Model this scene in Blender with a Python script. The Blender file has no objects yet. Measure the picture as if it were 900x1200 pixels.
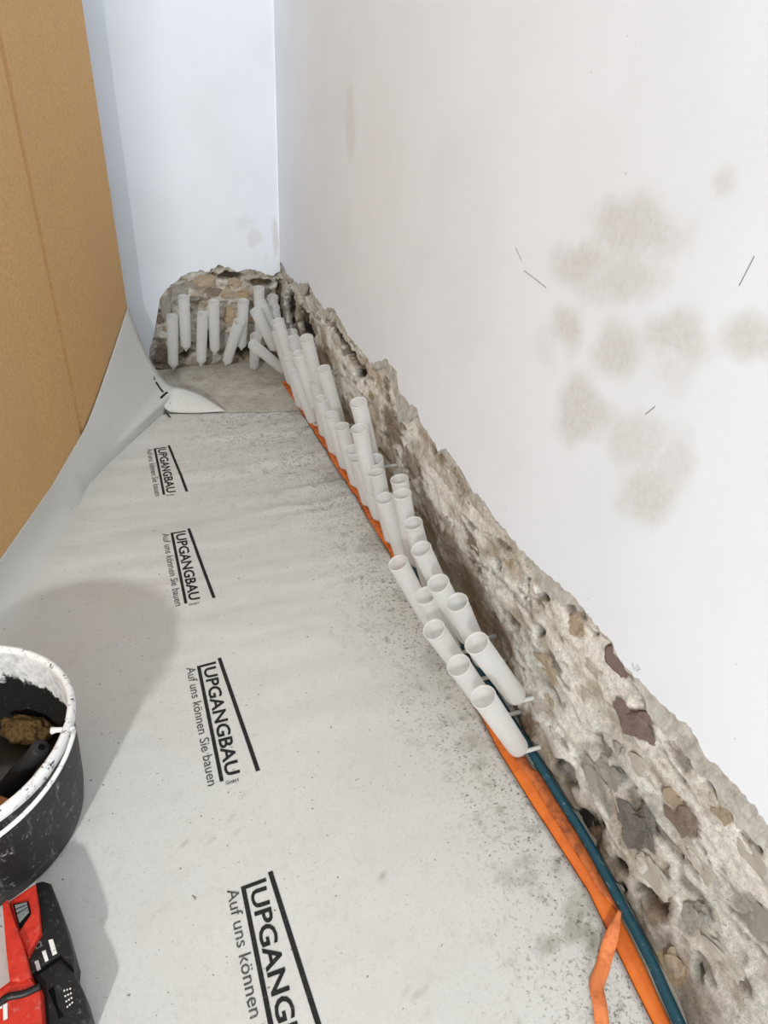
import bpy, bmesh, math, random
import numpy as np
from mathutils import Vector, Matrix, noise

S = bpy.context.scene
COL = S.collection
random.seed(7)

# ------------------------------------------------------------------ camera
cam_data = bpy.data.cameras.new('camera')
cam_data.sensor_fit = 'HORIZONTAL'
cam_data.sensor_width = 36.0
cam_data.lens = 800 / 900 * 36.0
cam_data.clip_start = 0.01
cam = bpy.data.objects.new('camera', cam_data)
COL.objects.link(cam)
RV = ((0.93442530, -0.14806966, 0.32392088),
      (-0.35148990, -0.53017109, 0.77160447),
      (0.05748228, -0.83486166, -0.54745027))
M = Matrix(((RV[0][0], -RV[0][1], -RV[0][2], 0.0),
            (RV[1][0], -RV[1][1], -RV[1][2], 0.0),
            (RV[2][0], -RV[2][1], -RV[2][2], 1.5),
            (0, 0, 0, 1)))
cam.matrix_world = M
S.camera = cam

# ------------------------------------------------------------------ light and exposure
world = bpy.data.worlds.new('world'); S.world = world; world.use_nodes = True
bg = world.node_tree.nodes['Background']
bg.inputs['Color'].default_value = (0.875, 0.94, 1.0, 1)
bg.inputs['Strength'].default_value = 0.95
lamp = bpy.data.lights.new('work_light', 'AREA')
lamp.shape = 'DISK'; lamp.size = 0.34; lamp.energy = 262
lamp.color = (1.0, 0.995, 0.98)
lo = bpy.data.objects.new('work_light', lamp); COL.objects.link(lo)
lo.location = (-2.75, -4.50, 3.40)
lo.rotation_euler = (Vector((0.4, 2.0, 0.2)) - Vector(lo.location)).to_track_quat('-Z', 'Y').to_euler()
fill = bpy.data.lights.new('near_wall_fill', 'AREA')      # added soft fill, brightens the near right wall and floor
fill.shape = 'RECTANGLE'; fill.size = 1.3; fill.size_y = 1.4; fill.energy = 9
fill.color = (0.97, 0.985, 1.0)
wo = bpy.data.objects.new('near_wall_fill', fill); COL.objects.link(wo)
wo.location = (-2.5, -1.75, 1.55)
wo.rotation_euler = Vector((1, 0.55, 0)).to_track_quat('-Z', 'Z').to_euler()
S.view_settings.view_transform = 'Standard'
S.view_settings.look = 'None'
S.view_settings.gamma = 1.0
S.view_settings.exposure = 0.32
S.view_settings.use_curve_mapping = False

# ------------------------------------------------------------------ measured data (metres, room axes)
TUBES = [('low', (0.8081, 0.908, 0.042), (0.6575, 0.9053, 0.3015)), ('low', (0.7975, 1.027, 0.042), (0.6464, 1.0127, 0.3008)),
 ('low', (0.7926, 1.1665, 0.042), (0.6406, 1.1461, 0.2998)), ('low', (0.7987, 1.2847, 0.036), (0.6694, 1.2686, 0.3074)),
 ('low', (0.7816, 1.4196, 0.042), (0.6488, 1.4191, 0.311)), ('low', (0.8249, 1.756, 0.036), (0.7279, 1.7435, 0.3208)),
 ('low', (0.8208, 1.8549, 0.042), (0.7535, 1.8871, 0.3326)), ('low', (0.8337, 2.0155, 0.036), (0.7332, 2.0281, 0.3194)),
 ('low', (0.8276, 2.1259, 0.0368), (0.7369, 2.0872, 0.3213)), ('low', (0.8249, 2.2645, 0.042), (0.7454, 2.2569, 0.3312)),
 ('low', (0.8265, 2.4175, 0.042), (0.7395, 2.3721, 0.3255)), ('low', (0.8226, 2.5703, 0.0362), (0.7472, 2.5369, 0.3258)),
 ('low', (0.8278, 2.7361, 0.036), (0.7707, 2.7109, 0.3306)), ('low', (0.8109, 2.8732, 0.042), (0.7121, 2.8478, 0.3241)),
 ('low', (0.8002, 3.0545, 0.042), (0.7279, 3.0296, 0.3321)), ('low', (0.8236, 3.3356, 0.042), (0.7564, 3.3933, 0.3286)),
 ('upp', (0.835, 0.9932, 0.1331), (0.6723, 0.9927, 0.3852)), ('upp', (0.835, 1.1719, 0.0888), (0.7071, 1.1641, 0.36)),
 ('upp', (0.8184, 1.2457, 0.1179), (0.682, 1.224, 0.3761)), ('upp', (0.835, 1.402, 0.0964), (0.7051, 1.3948, 0.3667)),
 ('upp', (0.835, 1.5459, 0.0673), (0.7418, 1.5394, 0.3524)), ('upp', (0.8221, 1.6637, 0.0861), (0.757, 1.6663, 0.3727)),
 ('upp', (0.8421, 1.7184, 0.1003), (0.7729, 1.7325, 0.3884)), ('upp', (0.8498, 2.0018, 0.0714), (0.7656, 1.9417, 0.353)),
 ('upp', (0.7813, 1.9706, 0.1868), (0.7071, 1.9484, 0.4709)), ('upp', (0.8077, 2.0434, 0.2608), (0.7208, 2.0051, 0.5394)),
 ('upp', (0.8434, 2.5643, 0.1766), (0.7518, 2.5251, 0.4548)), ('upp', (0.7946, 2.7828, 0.1577), (0.7075, 2.7543, 0.4432)),
 ('upp', (0.8121, 2.7828, 0.2543), (0.7277, 2.6972, 0.5242)), ('upp', (0.84, 3.1353, 0.1095), (0.767, 3.079, 0.395)),
 ('upp', (0.8495, 3.2714, 0.0999), (0.7861, 3.1986, 0.3873)), ('upp', (0.799, 3.1967, 0.1751), (0.712, 3.1514, 0.4545)),
 ('back', (0.2498, 3.7, 0.0518), (0.2712, 3.6585, 0.3481)), ('back', (0.3266, 3.7, 0.1504), (0.3386, 3.6508, 0.4461)),
 ('back', (0.3984, 3.7, 0.0602), (0.4258, 3.6522, 0.3551)), ('back', (0.4783, 3.7, 0.1198), (0.4865, 3.6495, 0.4154)),
 ('back', (0.5352, 3.7, 0.051), (0.602, 3.5862, 0.3205)), ('back', (0.6256, 3.7, 0.1334), (0.6353, 3.6135, 0.4205)),
 ('back', (0.6883, 3.7, 0.0131), (0.6755, 3.5263, 0.2574)), ('back', (0.7758, 3.5302, 0.1736), (0.6604, 3.417, 0.4233)),
 ('back', (0.733, 3.7, 0.1799), (0.7275, 3.6501, 0.4757)), ('back', (0.8181, 3.5897, 0.1734), (0.7059, 3.502, 0.4347)),
 ('back', (0.8202, 3.7267, 0.1398), (0.7981, 3.6435, 0.4295)), ('back', (0.8467, 3.6751, 0.1162), (0.7881, 3.5743, 0.3958)),
 ('fallen', (0.8277, 3.5227, 0.05), (0.6362, 3.4183, 0.256))]
EDGE_R = [(0.367, 0.491), (0.389, 0.495), (0.398, 0.507), (0.437, 0.507), (0.482, 0.499), (0.526, 0.498), (0.557, 0.515), (0.618, 0.505), (0.676, 0.497),
 (0.732, 0.495), (0.779, 0.501), (0.801, 0.516), (0.874, 0.511), (0.942, 0.52), (1.036, 0.503), (1.123, 0.494), (1.212, 0.491), (1.317, 0.498),
 (1.376, 0.509), (1.468, 0.504), (1.499, 0.525), (1.566, 0.532), (1.633, 0.535), (1.682, 0.503), (1.712, 0.521), (1.824, 0.534), (1.859, 0.565),
 (1.876, 0.569), (1.922, 0.553), (2.027, 0.563), (2.052, 0.619), (2.152, 0.627), (2.307, 0.556), (2.386, 0.562), (2.585, 0.568), (2.715, 0.601),
 (2.793, 0.621), (2.928, 0.57), (3.082, 0.587), (3.201, 0.612), (3.394, 0.56), (3.625, 0.547), (3.698, 0.575)]
EDGE_B = [(0.147, 0.145), (0.171, 0.2), (0.203, 0.314), (0.226, 0.403), (0.271, 0.455), (0.318, 0.488), (0.36, 0.521), (0.436, 0.536), (0.497, 0.534),
 (0.544, 0.568), (0.597, 0.553), (0.64, 0.521), (0.696, 0.541), (0.742, 0.535), (0.797, 0.506), (0.834, 0.5), (0.873, 0.522)]
STAIN_R = [(1.042, 1.283, -8.74, 3.544, -3.869, -19.571, 1), (1.139, 1.198, -10.356, 3.939, -6.862, -28.31, 1),
 (1.045, 1.198, -8.209, 3.27, -6.033, -23.298, 0.9), (1.163, 1.06, -17.516, 6.413, -7.617, -23.0, 1),
 (1.007, 1.07, -14.024, 5.552, -6.732, -18.594, 1), (0.864, 1.151, -14.137, 6.065, -6.797, -20.154, 1),
 (0.867, 1.093, -20.826, 8.826, -8.311, -21.588, 0.7), (0.741, 1.19, -16.443, 7.496, -9.959, -29.318, 1),
 (0.871, 1.384, -44.315, 19.831, -8.164, -57.606, 0.8), (1.055, 0.913, -13.006, 4.889, -6.265, -13.528, 1),
 (0.881, 0.947, -10.682, 4.38, -10.898, -21.714, 0.75), (0.817, 0.864, -14.802, 6.148, -10.797, -17.933, 0.95),
 (0.789, 0.951, -22.829, 9.749, -14.4, -26.706, 0.7), (1.226, 1.004, -17.859, 6.262, -7.599, -21.509, 0.35),
 (2.636, 1.331, -20.847, 2.006, -0.718, -9.538, 0.5)]
FEAT_R = [(0.678, 0.385, -21.663, -7.463, -0.486, -27.067, 'red'), (0.772, 0.478, -25.695, -12.413, 5.128, -30.784, 'red'),
 (0.572, 0.174, -19.946, -7.163, 5.798, -19.82, 'dark'), (0.692, 0.005, -19.92, -6.599, -0.932, -15.751, 'hole'),
 (0.645, 0.017, -27.097, -9.522, 3.327, -24.401, 'brown'), (0.504, 0.299, -30.5, -8.518, 2.324, -24.74, 'brown'),
 (0.544, 0.319, -45.696, -9.59, -8.57, -41.36, 'tan'), (0.541, 0.01, -66.717, -19.784, 5.971, -42.833, 'hole'),
 (0.473, 0.088, -27.296, -5.29, -7.948, -38.763, 'hole'), (0.448, 0.092, -25.953, -6.754, 3.814, -20.625, 'brown'),
 (0.44, 0.421, -46.803, -7.678, -5.389, -35.752, 'tan'), (0.47, 0.441, -27.981, -7.079, 6.308, -82.035, 'crack'),
 (0.807, 0.059, -21.34, -8.502, -0.956, -30.995, 'hole'), (1.282, 0.354, -37.715, -36.594, 34.245, -57.043, 'hole'),
 (1.137, 0.396, -36.443, -35.574, 37.539, -41.092, 'hole'), (1.054, 0.424, -42.164, -5.376, -32.275, -61.894, 'hole'),
 (1.049, 0.314, -44.614, -38.343, 30.379, -33.269, 'hole'), (0.326, 0.092, -64.405, -13.505, 25.222, -87.696, 'hole'),
 (0.318, 0.285, -19.963, -2.611, -2.263, -24.83, 'grey'), (0.397, 0.147, -45.527, -9.134, 0.334, -27.155, 'grey'),
 (0.572, 0.05, -36.533, -8.697, -12.404, -57.693, 'hole'), (0.705, 0.146, -17.398, -7.12, 6.06, -32.279, 'grey'),
 (0.913, 0.445, -36.5, -22.864, 11.671, -40.325, 'tan'), (0.8, 0.069, -29.515, -13.055, 3.472, -23.313, 'grey'),
 (0.487, -0.027, -32.238, -13.572, 81.874, -61.811, 'crack'), (0.367, 0.021, -33.01, -5.71, -1.314, -21.372, 'tan'),
 (0.39, 0.42, -40.099, -7.341, 0.197, -107.581, 'crack'), (0.703, 0.271, -66.586, -29.167, 13.635, -56.542, 'grey'),
 (2.635, 0.488, -3.065, -5.01, 2.931, -47.836, 'hole'), (2.473, 0.446, -23.722, -33.789, 0.322, -36.666, 'hole'),
 (3.641, 0.358, -2.652, -8.234, 7.733, -2.379, 'hole'), (3.461, 0.262, -3.143, -8.15, 8.41, -6.858, 'brown'),
 (3.351, 0.375, -4.085, -11.167, 9.156, -7.427, 'hole'), (3.188, 0.398, -7.59, -18.901, 8.378, -12.019, 'brown'),
 (2.991, 0.297, -4.717, -10.296, 4.852, -6.919, 'brown'), (3.253, 0.333, -3.478, -8.958, 11.789, -9.546, 'hole'),
 (2.649, 0.208, -8.13, -14.059, 4.762, -11.054, 'brown'), (2.095, 0.39, -6.276, -10.51, 8.267, -10.379, 'brown'),
 (1.712, 0.258, -7.701, -7.902, 3.202, -19.343, 'brown'), (1.566, 0.22, -11.653, -10.719, 2.908, -18.07, 'brown'),
 (1.399, 0.175, -12.077, -9.708, 1.832, -11.805, 'brown'), (1.227, 0.154, -20.662, -14.446, 2.625, -16.735, 'brown'),
 (1.138, 0.034, -11.78, -7.185, 1.655, -13.939, 'brown'), (1.007, 0.002, -16.34, -8.708, 1.427, -12.684, 'brown'),
 (1.894, 0.338, -8.443, -10.039, 3.798, -21.118, 'brown')]
FEAT_B = [(0.602, 0.5, 12.229, -0.798, -1.605, -44.701, 'hole'), (0.776, 0.457, 15.152, -0.606, -1.709, -43.514, 'hole'),
 (0.33, 0.082, 36.07, -3.552, -1.946, -25.251, 'hole'), (0.328, 0.421, 19.024, -1.969, -0.826, -18.61, 'grey'),
 (0.587, 0.41, 21.765, -1.448, -1.382, -31.125, 'tan'), (0.588, 0.283, 26.684, -1.74, -0.984, -17.496, 'ochre'),
 (0.466, 0.482, 16.064, -1.359, -1.068, -28.111, 'tan'), (0.666, 0.406, 26.823, -1.485, -1.601, -36.046, 'ochre'),
 (0.877, 0.325, 29.214, -0.732, -0.353, -6.926, 'hole'), (0.541, 0.151, 26.368, -1.857, -1.167, -16.9, 'grey'),
 (0.398, 0.463, 16.211, -1.525, -1.804, -44.968, 'grey'), (0.256, 0.357, 38.149, -4.302, -0.802, -15.738, 'grey'),
 (0.462, 0.156, 42.798, -3.483, -1.008, -14.595, 'hole'), (0.671, 0.066, 14.562, -0.758, -1.866, -24.516, 'hole'),
 (0.204, 0.102, 27.725, -3.212, -1.115, -14.648, 'brown'), (0.506, 0.422, 22.121, -1.729, -1.598, -36.69, 'brown')]
FEAT_S = [(0.697, 0.498, 13.914, -9.237, -7.502, -21.69, 'green', 0.55), (0.635, 0.493, 18.75, -11.693, -16.816, -48.472, 'green', 0.4),
 (0.771, 0.536, 20.504, -14.276, -8.196, -23.875, 'green', 0.35), (0.732, 0.451, 23.704, -16.86, -16.926, -48.742, 'green', 0.4),
 (0.663, 0.663, 32.188, -18.5, -20.451, -60.196, 'grey', 0.4), (0.62, 0.647, 32.971, -18.276, -14.135, -41.457, 'grey', 0.3),
 (0.021, 0.944, 74.719, -11.292, -31.287, -92.795, 'spot', 0.45), (-0.034, 0.949, 106.73, -13.046, -31.81, -94.198, 'green', 0.4),
 (0.079, 0.946, 127.509, -23.174, -38.085, -113.256, 'spot', 0.4), (0.075, 0.981, 100.57, -17.759, -48.952, -146.172, 'spot', 0.4),
 (0.119, 1.028, 121.071, -23.511, -34.328, -103.273, 'spot', 0.4), (0.386, 0.517, 60.286, -26.737, -44.056, -126.078, 'green', 0.5),
 (0.352, 0.502, 39.672, -16.853, -57.04, -162.736, 'green', 0.3), (0.362, 0.733, 124.425, -46.358, -34.357, -100.741, 'brown', 0.7),
 (0.724, 0.998, 24.426, -12.4, -9.412, -28.908, 'brown', 0.3), (0.759, 0.62, 24.427, -15.933, -11.776, -34.621, 'grey', 0.5),
 (0.56, 1.051, 40.678, -16.779, -28.42, -87.292, 'spot', 0.3), (0.661, 0.623, 32.704, -19.248, -17.128, -50.176, 'grey', 0.4),
 (0.78, 1.309, 11.594, -5.361, -4.633, -14.826, 'grey', 0.3), (0.804, 2.415, 11.785, -3.744, -2.243, -8.363, 'grey', 0.35),
 (0.775, 1.906, 14.761, -5.377, -3.236, -11.204, 'grey', 0.3), (0.772, 1.602, 20.025, -8.137, -5.456, -18.132, 'grey', 0.3),
 (0.801, 3.127, 11.162, -2.92, -2.284, -9.514, 'brown', 0.4), (0.636, 3.386, 7.29, -1.515, -1.438, -6.219, 'grey', 0.2)]
WALL_MARKS = [[(0.8722, 1.3625, 1.1309), (0.8722, 1.3166, 1.1259), (0.8722, 1.2652, 1.1195)], [(0.8722, 0.7276, 0.517), (0.8722, 0.7181, 0.507)],
 [(0.8722, 0.7165, 0.523), (0.8722, 0.7054, 0.522), (0.8722, 0.7116, 0.511), (0.8722, 0.7171, 0.5177)],
 [(0.8722, 0.7673, 1.3001), (0.8722, 0.7763, 1.2552)], [(0.8722, 1.4134, 1.1691), (0.8722, 1.3799, 1.149)],
 [(0.8722, 0.867, 1.0201), (0.8722, 0.885, 0.9953)]]
OR_L = [(0.8004, 3.4936), (0.8044, 3.0548), (0.8074, 2.6455), (0.8108, 2.2627), (0.8095, 1.8625), (0.7936, 1.4718), (0.7899, 1.1836), (0.7747, 0.9494),
 (0.7777, 0.7812), (0.7822, 0.656), (0.7861, 0.56), (0.7705, 0.4439), (0.7565, 0.3056)]
OR_R = [(0.793, 0.2897), (0.8138, 0.4114), (0.821, 0.4941), (0.8263, 0.5497), (0.8326, 0.6298), (0.8388, 0.7456), (0.8488, 0.8639)]
PIPE = [(0.806, 0.2844), (0.8291, 0.4017), (0.838, 0.4909), (0.8464, 0.5717), (0.8536, 0.6607), (0.8546, 0.7705), (0.8572, 0.8867)]
TORN = [(0.8117, 0.4935), (0.7596, 0.4525), (0.7169, 0.4168), (0.6872, 0.3951), (0.6718, 0.365), (0.6552, 0.3311), (0.6361, 0.289)]
FLAP = {'A': (0.1501, 3.27, 0.0608),
 'A2': (0.1515, 3.23, 0.0374),
 'B': (0.2294, 3.34, 0.0824),
 'C': (0.4376, 3.1742, 0.004),
 'D': (0.1833, 3.2189, 0.007),
 'E': (0.3092, 3.1784, 0.007)}
TOOL = {'bar0': [(-0.2957, 0.7919, 0.07), (-0.2876, 0.7916, 0.07), (-0.2797, 0.7619, 0.07), (-0.2876, 0.7606, 0.07)],
 'bar1': [(-0.3066, 0.7749, 0.07), (-0.2998, 0.7754, 0.07), (-0.2941, 0.7549, 0.07), (-0.2999, 0.7534, 0.07)],
 'bar2': [(-0.3185, 0.7606, 0.07), (-0.3118, 0.7611, 0.07), (-0.3075, 0.7455, 0.07), (-0.3132, 0.7435, 0.07)],
 'battery': [(-0.3262, 0.7439, 0.062), (-0.277, 0.7623, 0.062), (-0.254, 0.7304, 0.062), (-0.2351, 0.6824, 0.062), (-0.2257, 0.6441, 0.062),
             (-0.2325, 0.6295, 0.062), (-0.253, 0.61, 0.062), (-0.2982, 0.622, 0.062), (-0.3087, 0.7195, 0.062)],
 'body': [(-0.3983, 0.7206, 0.092), (-0.3695, 0.7258, 0.092), (-0.354, 0.7324, 0.092), (-0.319, 0.7242, 0.092), (-0.31, 0.7098, 0.092),
          (-0.3022, 0.7022, 0.092), (-0.2961, 0.6432, 0.092), (-0.2919, 0.607, 0.092), (-0.3911, 0.6421, 0.092)],
 'dots': [(-0.2684, 0.6964, 0.062), (-0.2584, 0.6962, 0.062), (-0.2628, 0.6679, 0.062), (-0.2551, 0.6718, 0.062)],
 'handle': [(-0.3756, 0.8778, 0.094), (-0.3664, 0.8852, 0.094), (-0.3554, 0.8499, 0.094), (-0.3311, 0.7781, 0.094), (-0.3186, 0.7261, 0.094),
            (-0.3282, 0.7194, 0.094), (-0.3535, 0.7309, 0.094), (-0.3632, 0.7892, 0.094)],
 'housing': [(-0.3234, 0.9159, 0.07), (-0.3086, 0.9154, 0.07), (-0.2935, 0.9046, 0.07), (-0.2705, 0.8318, 0.07), (-0.2502, 0.748, 0.07),
             (-0.2525, 0.7275, 0.07), (-0.2755, 0.758, 0.07), (-0.3243, 0.7397, 0.07), (-0.3327, 0.7767, 0.07), (-0.3097, 0.8143, 0.07),
             (-0.3146, 0.8602, 0.07)],
 'letters': [(-0.3793, 0.6916, 0.092), (-0.3538, 0.6879, 0.092), (-0.3454, 0.662, 0.092), (-0.371, 0.6649, 0.092)],
 'mark': [(-0.3176, 0.7945, 0.07), (-0.3061, 0.7955, 0.07), (-0.3046, 0.7827, 0.07), (-0.316, 0.7817, 0.07)],
 'panel': [(-0.3663, 0.886, 0.086), (-0.3198, 0.9065, 0.086), (-0.311, 0.8506, 0.086), (-0.3063, 0.8052, 0.086), (-0.3274, 0.7675, 0.086),
           (-0.3409, 0.8048, 0.086)],
 'slot': [(-0.2955, 0.707, 0.062), (-0.2859, 0.7092, 0.062), (-0.278, 0.6722, 0.062), (-0.2681, 0.6548, 0.062), (-0.2767, 0.6525, 0.062),
          (-0.2835, 0.6752, 0.062)],
 'strap': [(-0.3914, 0.6978, 0.095), (-0.3668, 0.6987, 0.095), (-0.3547, 0.7041, 0.095), (-0.3292, 0.7006, 0.095), (-0.3144, 0.7019, 0.095),
           (-0.3027, 0.7038, 0.095)],
 'window': [(-0.3583, 0.8766, 0.09), (-0.3307, 0.8725, 0.09), (-0.3248, 0.8453, 0.09), (-0.3431, 0.8197, 0.09)]}

# ------------------------------------------------------------------ helpers
def lin(r, g, b):
    return tuple((c/255/12.92 if c/255 <= .04045 else ((c/255+.055)/1.055)**2.4) for c in (r, g, b))

def obj(name, me, mat=None, parent=None, smooth=False):
    o = bpy.data.objects.new(name, me); COL.objects.link(o)
    if mat is not None and not me.materials: me.materials.append(mat)
    if parent is not None: o.parent = parent
    if smooth:
        me.polygons.foreach_set('use_smooth', [True]*len(me.polygons))
    return o

def tag(o, label=None, cat=None, group=None, kind=None):
    if label: o['label'] = label
    if cat: o['category'] = cat
    if group: o['group'] = group
    if kind: o['kind'] = kind
    return o

def empty(name, loc=(0, 0, 0)):
    o = bpy.data.objects.new(name, None); COL.objects.link(o); o.location = loc
    o.empty_display_size = .03
    return o

def mesh_from(name, verts, faces):
    me = bpy.data.meshes.new(name); me.from_pydata([tuple(v) for v in verts], [], faces); me.update()
    return me

def from_bm(name, bm):
    me = bpy.data.meshes.new(name); bm.normal_update(); bm.to_mesh(me); bm.free()
    return me

def grid_faces(nr, nc, closed=False, off=0):
    f = []
    m = nc if closed else nc-1
    for i in range(nr-1):
        for j in range(m):
            a = off+i*nc+j; b = off+i*nc+(j+1) % nc
            f.append((a, b, b+nc, a+nc))
    return f

def colattr(me, cols, name='Col'):
    a = me.color_attributes.new(name, 'FLOAT_COLOR', 'POINT')
    flat = np.ones((len(me.vertices), 4), dtype=np.float32)
    flat[:, :3] = np.clip(np.array(cols, dtype=np.float32), 0, 1)
    a.data.foreach_set('color', flat.ravel())

def floatattr(me, vals, name):
    a = me.attributes.new(name, 'FLOAT', 'POINT')
    a.data.foreach_set('value', np.array(vals, dtype=np.float32))

def sst(a, b, x):
    t = min(1, max(0, (x-a)/(b-a))); return t*t*(3-2*t)

def interp(tab, x):
    if x <= tab[0][0]: return tab[0][1]
    for (a, p), (b, q) in zip(tab, tab[1:]):
        if x <= b: return p+(q-p)*(x-a)/(b-a)
    return tab[-1][1]

def fbm(x, y, z=0.0, octv=4):
    return noise.fractal(Vector((x, y, z)), 1.0, 2.0, octv)

def tube_mesh(pts, rad, n=10, caps=True):
    pts = [Vector(p) for p in pts]
    rads = rad if isinstance(rad, (list, tuple)) else [rad]*len(pts)
    V = []; up = None
    for i, p in enumerate(pts):
        t = (pts[min(i+1, len(pts)-1)]-pts[max(i-1, 0)]).normalized()
        if up is None:
            up = Vector((0, 0, 1)) if abs(t.z) < .9 else Vector((1, 0, 0))
        s = t.cross(up).normalized(); up = s.cross(t).normalized()
        for k in range(n):
            a = 2*math.pi*k/n
            V.append(p+rads[i]*(math.cos(a)*s+math.sin(a)*up))
    F = grid_faces(len(pts), n, True)
    if caps:
        F.append(tuple(range(n))[::-1]); F.append(tuple(range((len(pts)-1)*n, len(pts)*n)))
    return V, F

def lathe(profile, n=24, close=False):
    V = []
    for r, z in profile:
        for k in range(n):
            a = 2*math.pi*k/n; V.append((r*math.cos(a), r*math.sin(a), z))
    return V, grid_faces(len(profile), n, True)

def prism(poly, z0, z1, bevel=.003, segs=2):
    bm = bmesh.new()
    vs = [bm.verts.new((p[0], p[1], z1)) for p in poly]
    f = bm.faces.new(vs); f.normal_update()
    if f.normal.z < 0: f.normal_flip()
    r = bmesh.ops.extrude_face_region(bm, geom=[f])
    nv = [g for g in r['geom'] if isinstance(g, bmesh.types.BMVert)]
    for v in nv: v.co.z = z1
    for v in vs: v.co.z = z0
    bmesh.ops.recalc_face_normals(bm, faces=bm.faces)
    if bevel:
        ed = [e for e in bm.edges if all(abs(v.co.z-z1) < 1e-6 for v in e.verts)]
        bmesh.ops.bevel(bm, geom=ed, offset=bevel, segments=segs, affect='EDGES', profile=.6)
    return bm

# ------------------------------------------------------------------ materials
class Mat:
    def __init__(s, name, rough=.8, spec=.3):
        s.m = bpy.data.materials.new(name); s.m.use_nodes = True
        s.t = s.m.node_tree; s.b = s.t.nodes['Principled BSDF']
        s.b.inputs['Roughness'].default_value = rough
        s.b.inputs['Specular IOR Level'].default_value = spec
        s.tc = s.t.nodes.new('ShaderNodeTexCoord').outputs['Object']
    def n(s, kind, **k):
        nd = s.t.nodes.new(kind)
        for a, v in k.items():
            setattr(nd, a, v)
        return nd
    def L(s, a, b): s.t.links.new(a, b)
    def noise(s, scale, detail=4, rough=.6, vec=None):
        nd = s.n('ShaderNodeTexNoise'); nd.inputs['Scale'].default_value = scale
        nd.inputs['Detail'].default_value = detail; nd.inputs['Roughness'].default_value = rough
        s.L(vec or s.tc, nd.inputs['Vector']); return nd.outputs['Fac']
    def ramp(s, fac, a, b, lo=0., hi=1.):
        nd = s.n('ShaderNodeMapRange', interpolation_type='SMOOTHSTEP'); s.L(fac, nd.inputs['Value'])
        for k, v in (('From Min', a), ('From Max', b), ('To Min', lo), ('To Max', hi)): nd.inputs[k].default_value = v
        return nd.outputs['Result']
    def math(s, op, a, b):
        nd = s.n('ShaderNodeMath', operation=op)
        for i, v in enumerate((a, b)):
            if isinstance(v, (int, float)): nd.inputs[i].default_value = v
            else: s.L(v, nd.inputs[i])
        return nd.outputs[0]
    def mix(s, fac, a, b, blend='MIX'):
        nd = s.n('ShaderNodeMix', data_type='RGBA', blend_type=blend)
        if isinstance(fac, (int, float)): nd.inputs[0].default_value = fac
        else: s.L(fac, nd.inputs[0])
        for i, v in ((6, a), (7, b)):
            if isinstance(v, tuple): nd.inputs[i].default_value = (*v[:3], 1)
            else: s.L(v, nd.inputs[i])
        return nd.outputs[2]
    def attr(s, name, out='Color'):
        nd = s.n('ShaderNodeAttribute', attribute_name=name); return nd.outputs[out]
    def base(s, c):
        if isinstance(c, tuple): s.b.inputs['Base Color'].default_value = (*c[:3], 1)
        else: s.L(c, s.b.inputs['Base Color'])
        return s
    def bump(s, h, strength=.3, dist=.002):
        nd = s.n('ShaderNodeBump'); nd.inputs['Strength'].default_value = strength; nd.inputs['Distance'].default_value = dist
        s.L(h, nd.inputs['Height']); s.L(nd.outputs['Normal'], s.b.inputs['Normal']); return s

# plaster: white paint with mould stains carried by an attribute, feathered by fine noise
m = Mat('white_plaster', .75, .25)
st = m.math('MULTIPLY', m.attr('stain', 'Fac'), m.ramp(m.noise(80, 5, .75), .32, .68, .62, 1.))
c = m.mix(m.ramp(m.noise(2.5, 4), .35, .7), lin(232, 237, 245), lin(227, 232, 239))
c = m.mix(m.math('MULTIPLY', st, .66), c, lin(192, 190, 181))
spk = m.math('MULTIPLY', m.ramp(m.noise(70, 2, .5), .755, .79), .4)
c = m.mix(spk, c, lin(150, 145, 135))
m.base(c).bump(m.noise(140, 3), .12, .002)
M_PLASTER = m.m

m = Mat('bare_render', .9, .2)
c = m.mix(m.ramp(m.noise(30, 5, .7), .35, .7), lin(196, 194, 188), lin(160, 156, 147))
m.base(c).bump(m.noise(180, 5, .7), .5, .003); M_RENDER = m.m

m = Mat('limewashed_rubble', .92, .15)
f1 = m.ramp(m.noise(70, 6, .75), .3, .7, .72, 1.2)
hs = m.n('ShaderNodeVectorMath', operation='SCALE'); m.L(m.attr('Col'), hs.inputs[0]); m.L(f1, hs.inputs['Scale'])
c = m.mix(m.math('MULTIPLY', m.ramp(m.noise(130, 5, .75), .57, .70), .6), hs.outputs[0], lin(70, 60, 50))
c = m.mix(m.math('MULTIPLY', m.ramp(m.noise(18, 6, .75), .6, .75), .45), c, lin(205, 201, 192))
c = m.mix(1.0, c, m.mix(m.ramp(m.noise(330, 4, .8), .3, .68), (.84, .83, .81), (1.16, 1.16, 1.16)), 'MULTIPLY')
c = m.mix(m.math('MULTIPLY', m.ramp(m.noise(210, 3, .6), .66, .71), .75), c, lin(58, 50, 43))
m.base(c).bump(m.noise(230, 8, .85), .6, .003); M_RUBBLE = m.m

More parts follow.
